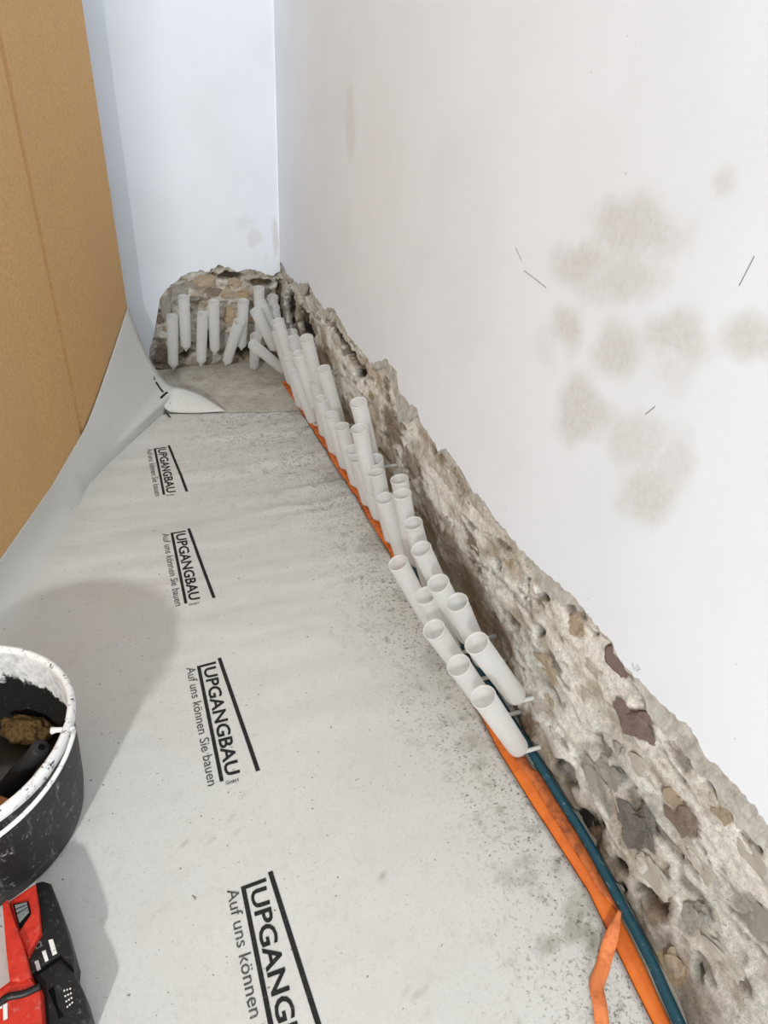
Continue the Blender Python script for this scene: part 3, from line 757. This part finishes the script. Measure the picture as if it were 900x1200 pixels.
# printed lettering: flat ink lying on the fleece
def text_mesh(s, bold=0.):
    cu = bpy.data.curves.new('lettering', 'FONT'); cu.body = s; cu.size = 1; cu.offset = bold; cu.resolution_u = 3
    o = bpy.data.objects.new('lettering', cu); COL.objects.link(o)
    dg = bpy.context.evaluated_depsgraph_get(); dg.update()
    me = bpy.data.meshes.new_from_object(o.evaluated_get(dg))
    bpy.data.objects.remove(o); bpy.data.curves.remove(cu)
    me.materials.clear()
    P = np.array([v.co[:2] for v in me.vertices]); fs = [tuple(p.vertices) for p in me.polygons]; bpy.data.meshes.remove(me)
    P -= P.min(0); P /= P.max(0)
    return P, fs
TX = {'big': text_mesh('UPGANGBAU', .022), 'slogan': text_mesh('Auf uns können Sie bauen', .004), 'small': text_mesh('GmbH', .01)}
def ink(vf, mat_i, acc):
    off = len(acc[0]); acc[0].extend(vf[0]); acc[1].extend(tuple(i+off for i in f) for f in vf[1]); acc[2].extend([mat_i]*len(vf[1]))
def bar(p, q, w, n=10):
    p, q = Vector(p), Vector(q); d = (q-p).normalized(); s = Vector((-d.y, d.x))*w/2
    return ([(p.lerp(q, t)+e) for t in np.linspace(0, 1, n+1) for e in (-s, s)], grid_faces(n+1, 2))
def logo(y0, x0=.073, bend=0.):
    """y0: start of the word (far end); reads towards the camera, letters' tops towards the right wall"""
    acc = ([], [], [])
    ink(bar((x0, y0), (x0, y0-.405), .0095), 0, acc)                       # underline
    ink(bar((x0-.0045, y0-.003), (x0+.050, y0-.0005), .0085, 4), 0, acc)   # upright of the L
    ink(bar((x0+.062, y0+.014), (x0+.090, y0-.403), .0105), 0, acc)       # sloping roof line
    P, F = TX['big']; ink(([Vector((x0+.011+.0365*v, y0-.014-.380*u)) for u, v in P], F), 0, acc)
    P, F = TX['slogan']; ink(([Vector((x0-.0345+.0245*v, y0+.003-.412*u)) for u, v in P], F), 1, acc)
    P, F = TX['small']; ink(([Vector((x0+.008+.031*u, y0-.418+.011*v)) for u, v in P], F), 1, acc)
    me = mesh_from('printed_logo', [(p.x, p.y, sheet_z(p.x, p.y)+.0012) for p in acc[0]], acc[1])
    me.materials.append(M_INK); me.materials.append(M_INK2)
    me.polygons.foreach_set('material_index', acc[2]); me.update()
    return obj('printed_logo', me, None, sheet)
for y0 in (2.872, 2.180, 1.488, .812):
    logo(y0)
# the next print, broken up by the turned-up corner
for pts, w in ((((.1272, 3.3479, .1474), (.1290, 3.334, .135)), .005), (((.1330, 3.331, .127), (.1469, 3.3148, .1008), (.1591, 3.290, .0875)), .010),
               (((.1411, 3.2361, .081), (.1605, 3.2682, .0831), (.1788, 3.2827, .0887)), .010), (((.158, 3.222, .008), (.1706, 3.172, .0062)), .011)):
    pts = [Vector(p) for p in pts]; c0 = Vector((0, 0, 1.5)); V = []
    for i, p in enumerate(pts):
        d = (pts[min(i+1, len(pts)-1)]-pts[max(i-1, 0)]).normalized(); nrm = (Vector((.45, -.45, .77))).normalized()
        sd = d.cross(nrm).normalized()*w/2
        V += [p+sd+nrm*.0035, p-sd+nrm*.0035]
    obj('printed_mark', mesh_from('printed_mark', V, grid_faces(len(pts), 2)), M_INK, sheet)

# ------------------------------------------------------------------ brown cardboard board on the left
def on_board(s, d, z): q = B0+BD*s+BN*d; return (q.x, q.y, z)
prof = [(0, 0), (.775, 0), (.781, -.014), (.788, -.013), (.803, -.012), (.809, -.011), (.815, .004), (4.0, .004)]  # unseen near run lengthened to shut light out behind the board
V = []; H = 2.70
for z in (0, H):
    for s, d in prof: V.append(on_board(s, d, z))
    for s, d in reversed(prof): V.append(on_board(s, d-.012 if d > -.003 else d-.006, z))
n = 2*len(prof); F = [(i, (i+1) % n, n+(i+1) % n, n+i) for i in range(n)]
m_ = len(prof)
for i in range(m_-1):
    F.append((i, i+1, n-2-i, n-1-i)[::-1]); F.append((n+i, n+i+1, 2*n-2-i, 2*n-1-i))
me = mesh_from('cardboard_panel', V, F)
tag(obj('cardboard_panel', me, M_CARD), 'tall brown cardboard panel with a vertical crease, standing at the left', 'cardboard')

# ------------------------------------------------------------------ orange flat hose and blue pipe along the wall foot
def or_r(y):
    r = interp(sorted((b, a) for a, b in OR_R), y) if y < .86 else or_l(y)+.05
    return min(r, pipe_c(y)-.0135)
PROF = [(0, .001), (.03, .006), (.2, .0095), (.45, .011), (.75, .0115), (.95, .009), (1, .004), (.97, .0012)]
pp = [Vector((a-.008, b, .014)) for a, b in PIPE]
pp = [Vector((.690, -.4, .012)), Vector((.755, .0, .012))]+pp+[Vector((.853, 1.2, .013)), Vector((.862, 2.0, .012)), Vector((.866, 3.2, .012))]
PC = sorted((p.y, p.x) for p in resample(pp, 60))
def pipe_c(y): return interp(PC, y)
V = []; D = []; ys = np.arange(-.5, 3.50, .02)
for y in ys:
    l, r = or_l(y), or_r(y)
    if y < .29: l, r = .755-.10*(.29-y), min(.793-.10*(.29-y), pipe_c(y)-.0135)
    for u, z in PROF:
        V.append((l+(r-l)*u+.0015*fbm(y*8, u, 0, 2), y, z+.002*max(0, fbm(y*5, u*2, 3, 2)))); D.append(min(1, .12+.9*sst(.75, 1.3, y)))  # far length darker: shade of the tubes painted in with the dirt
F = grid_faces(len(ys), len(PROF), True); k = len(PROF); F.append(tuple(range(k))); F.append(tuple(range(len(V)-k, len(V)))[::-1])
me = mesh_from('orange_strip', V, F); floatattr(me, D, 'dirt_shade')
strip = tag(obj('orange_strip', me, M_ORANGE, None, True), 'long flat orange plastic strip lying along the foot of the stripped wall', 'plastic strip')
V = []; ys = np.arange(.495, 1.02, .015)
for y in ys:
    l, r = or_l(y), or_r(y); t = sst(.495, .56, y)
    a = l+(r-l)*(.93-.50*t+.05*fbm(y*14, 0, 0, 2)); b = r+.002
    for u in np.linspace(0, 1, 6): V.append((a+(b-a)*u, y, .0125+.005*math.sin(math.pi*min(1, u*1.2))*t))
me = mesh_from('folded_layer', V, grid_faces(len(ys), 6))
o = tag(obj('folded_layer', me, M_ORANGE2, strip, True), 'dusty brownish orange fold lying on the strip')
sm = o.modifiers.new('thickness', 'SOLIDIFY'); sm.thickness = .0015
V = []; pts = resample([Vector((*p, 0)) for p in TORN], 30)
for i, p in enumerate(pts):
    d = (pts[min(i+1, 29)]-pts[max(i-1, 0)]).normalized(); s = Vector((-d.y, d.x, 0))
    t = i/29; w = (.004+.010*sst(0, .25, t))
    z = .022*(1-sst(.1, .4, t))+.007+.010*math.exp(-((t-.72)/.14)**2)
    for e in (-1, -.3, .3, 1): q = p+s*w*e; V.append((q.x, q.y, z+.0004*(1-abs(e))))
me = mesh_from('loose_end', V, grid_faces(30, 4))
o = tag(obj('loose_end', me, M_ORANGE3, strip, True), 'thin torn orange ribbon trailing off the strip onto the fleece')
sm = o.modifiers.new('thickness', 'SOLIDIFY'); sm.thickness = .001
V, F = tube_mesh(resample(pp, 60), .0115, 12)
tag(obj('blue_pipe', mesh_from('blue_pipe', V, F), M_BLUE, None, True), 'petrol blue pipe lying between the orange strip and the rubble wall', 'pipe')

# ------------------------------------------------------------------ frosted injection tubes
NS = 26
prof = [(.0045, .000), (.012, .003), (.0262, .022), (.0272, .03), (.0292, .294), (.0277, .294), (.0257, .032), (.0247, .025), (.0105, .0065), (.001, .006)]
V, F = lathe(prof, NS); F.append(tuple(range(NS))[::-1])
BARREL = mesh_from('barrel', V, F); BARREL.materials.append(M_FROST)
V, F = lathe([(.0278, .292), (.0303, .2925), (.0307, .2955), (.0303, .2985), (.0290, .2995), (.0276, .298), (.0276, .294)], NS)
RIM = mesh_from('rim', V, F); RIM.materials.append(M_FROST)
ORD = ['first', 'second', 'third', 'fourth', 'fifth', 'sixth', 'seventh', 'eighth', 'ninth', 'tenth', 'eleventh', 'twelfth', 'thirteenth', 'fourteenth', 'fifteenth', 'sixteenth', 'seventeenth']
cnt = {}
for row, b, t in TUBES:
    b, t = Vector(b), Vector(t); axis = (t-b).normalized()
    k = cnt.get(row, 0); cnt[row] = k+1
    root = empty('injection_tube', b)
    if row == 'low':
        lab = 'frosted plastic injection tube in the lower row by the right wall, %s from the camera' % ORD[k]
    elif row == 'upp':
        lab = 'frosted plastic injection tube in the upper row against the right wall, %s from the camera' % ORD[k]
    elif row == 'back':
        lab = 'frosted plastic injection tube plugged into the back wall, %s from the left' % ORD[k]
    else:
        lab = 'frosted plastic tube leaning far over to the left in the room corner'
    tag(root, lab, 'tube', 'frosted injection tubes')
    root.rotation_euler = axis.to_track_quat('Z', 'Y').to_euler()
    for nm, dm in (('barrel', BARREL), ('rim', RIM)):
        o = bpy.data.objects.new(nm, dm); COL.objects.link(o); o.parent = root
    wall = Vector((.905, b.y-.004, b.z-.004)) if row != 'back' else Vector((b.x, 3.815, b.z-.006))
    if row == 'fallen': wall = Vector((.90, b.y+.03, b.z))
    p0 = b+axis*.004; p1 = b-axis*.009; e = (wall-p1).normalized()
    pts = [p0, b-axis*.005, p1*.6+(b-axis*.005)*.1+(p1+e*.01)*.3, p1+e*.014, wall]
    V, F = tube_mesh([p-b for p in pts], [.0085, .0075, .0065, .006, .006], 8)
    R_ = axis.to_track_quat('Z', 'Y').to_matrix().inverted()
    me = mesh_from('nozzle', [R_ @ v for v in V], F)
    obj('nozzle', me, M_NOZZLE, root, True)
for dm in (BARREL, RIM): dm.polygons.foreach_set('use_smooth', [True]*len(dm.polygons))

# ------------------------------------------------------------------ mortar tub with its contents
TC = Vector((-.476, 1.150, .008))
tub = tag(empty('mortar_tub', TC), 'large black mortar tub with a white plaster-caked rim, on the fleece', 'tub')
NB_ = 72
def wob(a, z): return 1+.012*math.sin(2*a+.6)*z/.3+.006*math.sin(5*a)*z/.3
V, F = lathe([(.001, 0), (.222, 0), (.236, .008), (.243, .05), (.2505, .15), (.256, .262), (.258, .288)], NB_)
V = [(x*wob(math.atan2(y, x), z), y*wob(math.atan2(y, x), z), z) for x, y, z in V]
obj('shell', mesh_from('shell', V, F), M_TUB, tub, True)
pz = [(.252, .297), (.250, .285)]+[(.2355+.0145*(z-.03)/.255, z) for z in np.linspace(.27, .03, 14)]+[(.224, .016), (.001, .014)]
V, F = lathe(pz, NB_)
V = [(x*wob(math.atan2(y, x), z), y*wob(math.atan2(y, x), z), z) for x, y, z in V]
me = mesh_from('inner_coating', V, F)
floatattr(me, [sst(.155, .30, v[2]+.02*math.sin(2*math.atan2(v[1], v[0])))*.95 for v in V], 'res')
o = tag(obj('inner_coating', me, M_TUBIN, tub, True), 'inside caked white with plaster near the top, black below')
V, F = lathe([(.250, .289), (.251, .298), (.256, .3025), (.263, .301), (.266, .293), (.265, .276), (.2595, .271), (.257, .276)], NB_)
V = [(x*wob(math.atan2(y, x), z)*(1+.003*fbm(x*30, y*30, z*30, 2)), y*wob(math.atan2(y, x), z), z+.002*fbm(x*22, y*22, 1, 2)) for x, y, z in V]
tag(obj('rim', mesh_from('rim', V, F), M_RIM, tub, True), 'rolled rim crusted with white plaster')
# wire handle lying down along the front of the rim
pts = []
for a in np.linspace(math.radians(-13), math.radians(-163), 40):
    t = (math.degrees(a)+13)/-150; dr = .272+.008*math.sin(math.pi*t)
    pts.append(Vector((dr*math.cos(a), dr*math.sin(a), .290-.030*math.sin(math.pi*t))))
V, F = tube_mesh(pts, .0048, 8)
tag(obj('wire_handle', mesh_from('wire_handle', V, F), M_WIRE, tub, True), 'wire handle coated white, lying against the rim')
for sgn, a in ((1, math.radians(-12)), (-1, math.radians(-164))):
    c_, s_ = math.cos(a), math.sin(a)
    V, F = tube_mesh([(.272*c_, .272*s_, .288), (.255*c_, .255*s_, .289), (.236*c_, .236*s_, .290), (.226*c_, .226*s_, .289)], [.006, .0055, .0055, .008], 10)
    obj('handle_pin', mesh_from('handle_pin', V, F), M_WIRE, tub, True)
V, F = lathe([(.001, .052), (.232, .052)], 48)
tag(obj('muddy_water', mesh_from('muddy_water', V, F), M_WATER, tub), 'dark muddy water standing in the bottom')
# trowel handle / black grip lying in the tub
pa, pb = Vector((-.286, 1.118, .238)), Vector((-.405, 1.155, .062))
d = (pb-pa).normalized()
V, F = tube_mesh([pa, pa+d*.004, pa+d*.05, pa.lerp(pb, .45), pa.lerp(pb, .8), pb], [.017, .0205, .0195, .024, .025, .021], 16)
grip = tag(obj('black_grip', mesh_from('black_grip', V, F), M_BLACK, None, True), 'black rubber tool grip with a hole in its end, leaning inside the tub', 'tool')
V, F = tube_mesh([pa-d*.0006, pa+d*.003], [.0075, .0075], 14)
obj('end_hole', mesh_from('end_hole', V, F), M_VOID, grip)
bm = bmesh.new(); bmesh.ops.create_icosphere(bm, subdivisions=4, radius=1)
for v in bm.verts:
    p = v.co.copy(); v.co = Vector((p.x*.062, p.y*.032, p.z*.034))*(1+.28*noise.fractal(p*2.2, 1, 2, 3))
    v.co.rotate(Matrix.Rotation(-.50, 3, 'Z'))
o = obj('sponge', from_bm('sponge', bm), M_SPONGE, None, True); o.location = (-.352, 1.300, .105)
tag(o, 'brown crumbly sponge lying at the far inner side of the black tub', 'sponge')
V, F = tube_mesh([(-.338, 1.000, .212), (-.375, 1.045, .185), (-.50, 1.20, .075)], [.0135, .014, .014], 10)
tag(obj('wooden_stick', mesh_from('wooden_stick', V, F), M_WOOD, None, True), 'brown wooden stick poking up inside the front of the tub', 'stick')

# ------------------------------------------------------------------ cordless power tool lying on its side
tool = tag(empty('power_tool', (-.31, .74, .007)), 'red and black cordless power tool lying on the fleece before the tub', 'power tool')
TL = Vector((-.31, .74, 0))
def xy(k): return [Vector((p[0]-TL.x, p[1]-TL.y)) for p in TOOL[k]]
def part(name, poly, z0, z1, mat, bev=.004, parent=None, label=None):
    o = obj(name, from_bm(name, prism(poly, z0, z1, bev)), mat, parent or tool)
    if label: o['label'] = label
    return o
house = part('motor_housing', xy('housing'), .004, .070, M_BLK, .004)
bat = part('battery', xy('battery'), .002, .062, M_BLK, .010, None, 'black battery pack with slot and dotted grip')
pan = part('side_panel', xy('panel'), .006, .083, M_RED, .005, None, 'worn red side panel around the grey switch')
part('handle', xy('handle'), .010, .094, M_RED, .005, None, 'scuffed red handle bar')
bod = part('body', xy('body'), .004, .090, M_RED, .009, None, 'scuffed red tool body')
sw = part('switch', xy('window'), .06, .0850, M_VOID, .001, None, 'grey ribbed slide switch in a black recess')
a, b, c_, d_ = xy('window')
for t0, t1 in ((.08, .22), (.27, .40), (.46, .80)):
    q = [a.lerp(d_, t0)*.92+b.lerp(c_, t0)*.08, a.lerp(d_, t0)*.1+b.lerp(c_, t0)*.9, a.lerp(d_, t1)*.1+b.lerp(c_, t1)*.9, a.lerp(d_, t1)*.9+b.lerp(c_, t1)*.1]
    part('switch_rib', q, .078, .0885, M_GREY, .0025, sw)
for k in ('bar0', 'bar1', 'bar2'):
    part('scale_bar', xy(k), .066, .0708, M_WHITE, .0004, house, 'white scale bar')
part('slot', xy('slot'), .055, .0626, M_VOID, .0004, bat)
acc = ([], [], [])
q = xy('dots')
bm = bmesh.new()
for i in range(4):
    for j in range(3):
        p = q[0].lerp(q[2], i/3).lerp(q[1].lerp(q[3], i/3), j/2)
        bmesh.ops.create_uvsphere(bm, u_segments=8, v_segments=5, radius=.0017, matrix=Matrix.Translation((p.x, p.y, .0622)))
o = tag(obj('grip_dots', from_bm('grip_dots', bm), M_WHITE, bat, True), 'grid of small raised pale dots', None, None, 'stuff')
sp = [Vector((p.x, p.y, .090)) for p in xy('strap')]
V, F = tube_mesh(resample(sp, 26), .0065, 10)
tag(obj('seal_strip', mesh_from('seal_strip', V, F), M_BLK, tool, True), 'black rubber strip curving across the red body')
P, F = text_mesh('HILTI', .03)
q0, q1, q2, q3 = xy('letters')
e_r = Vector((-.0255, .0018)).normalized()
# lettering runs along the body edge with its last letters inside the frame
u_ax = Vector((.996, .085)); v_ax = Vector((-.085, .996))
o0 = q3+Vector((-.075, -.004))
me = mesh_from('lettering', [(o0.x+u_ax.x*.094*u+v_ax.x*.026*v, o0.y+u_ax.y*.094*u+v_ax.y*.026*v, .0906) for u, v in P], F)
tag(obj('lettering', me, M_WHITE, bod), 'white lettering on the red body')
P, F = text_mesh('L2', .02)
q = xy('mark'); u_ax = Vector((.95, .3)); v_ax = Vector((-.3, .95))
me = mesh_from('mark', [(q[3].x+u_ax.x*.012*u+v_ax.x*.011*v, q[3].y+u_ax.y*.012*u+v_ax.y*.011*v, .0704) for u, v in P], F)
obj('mark', me, M_GREY, house)
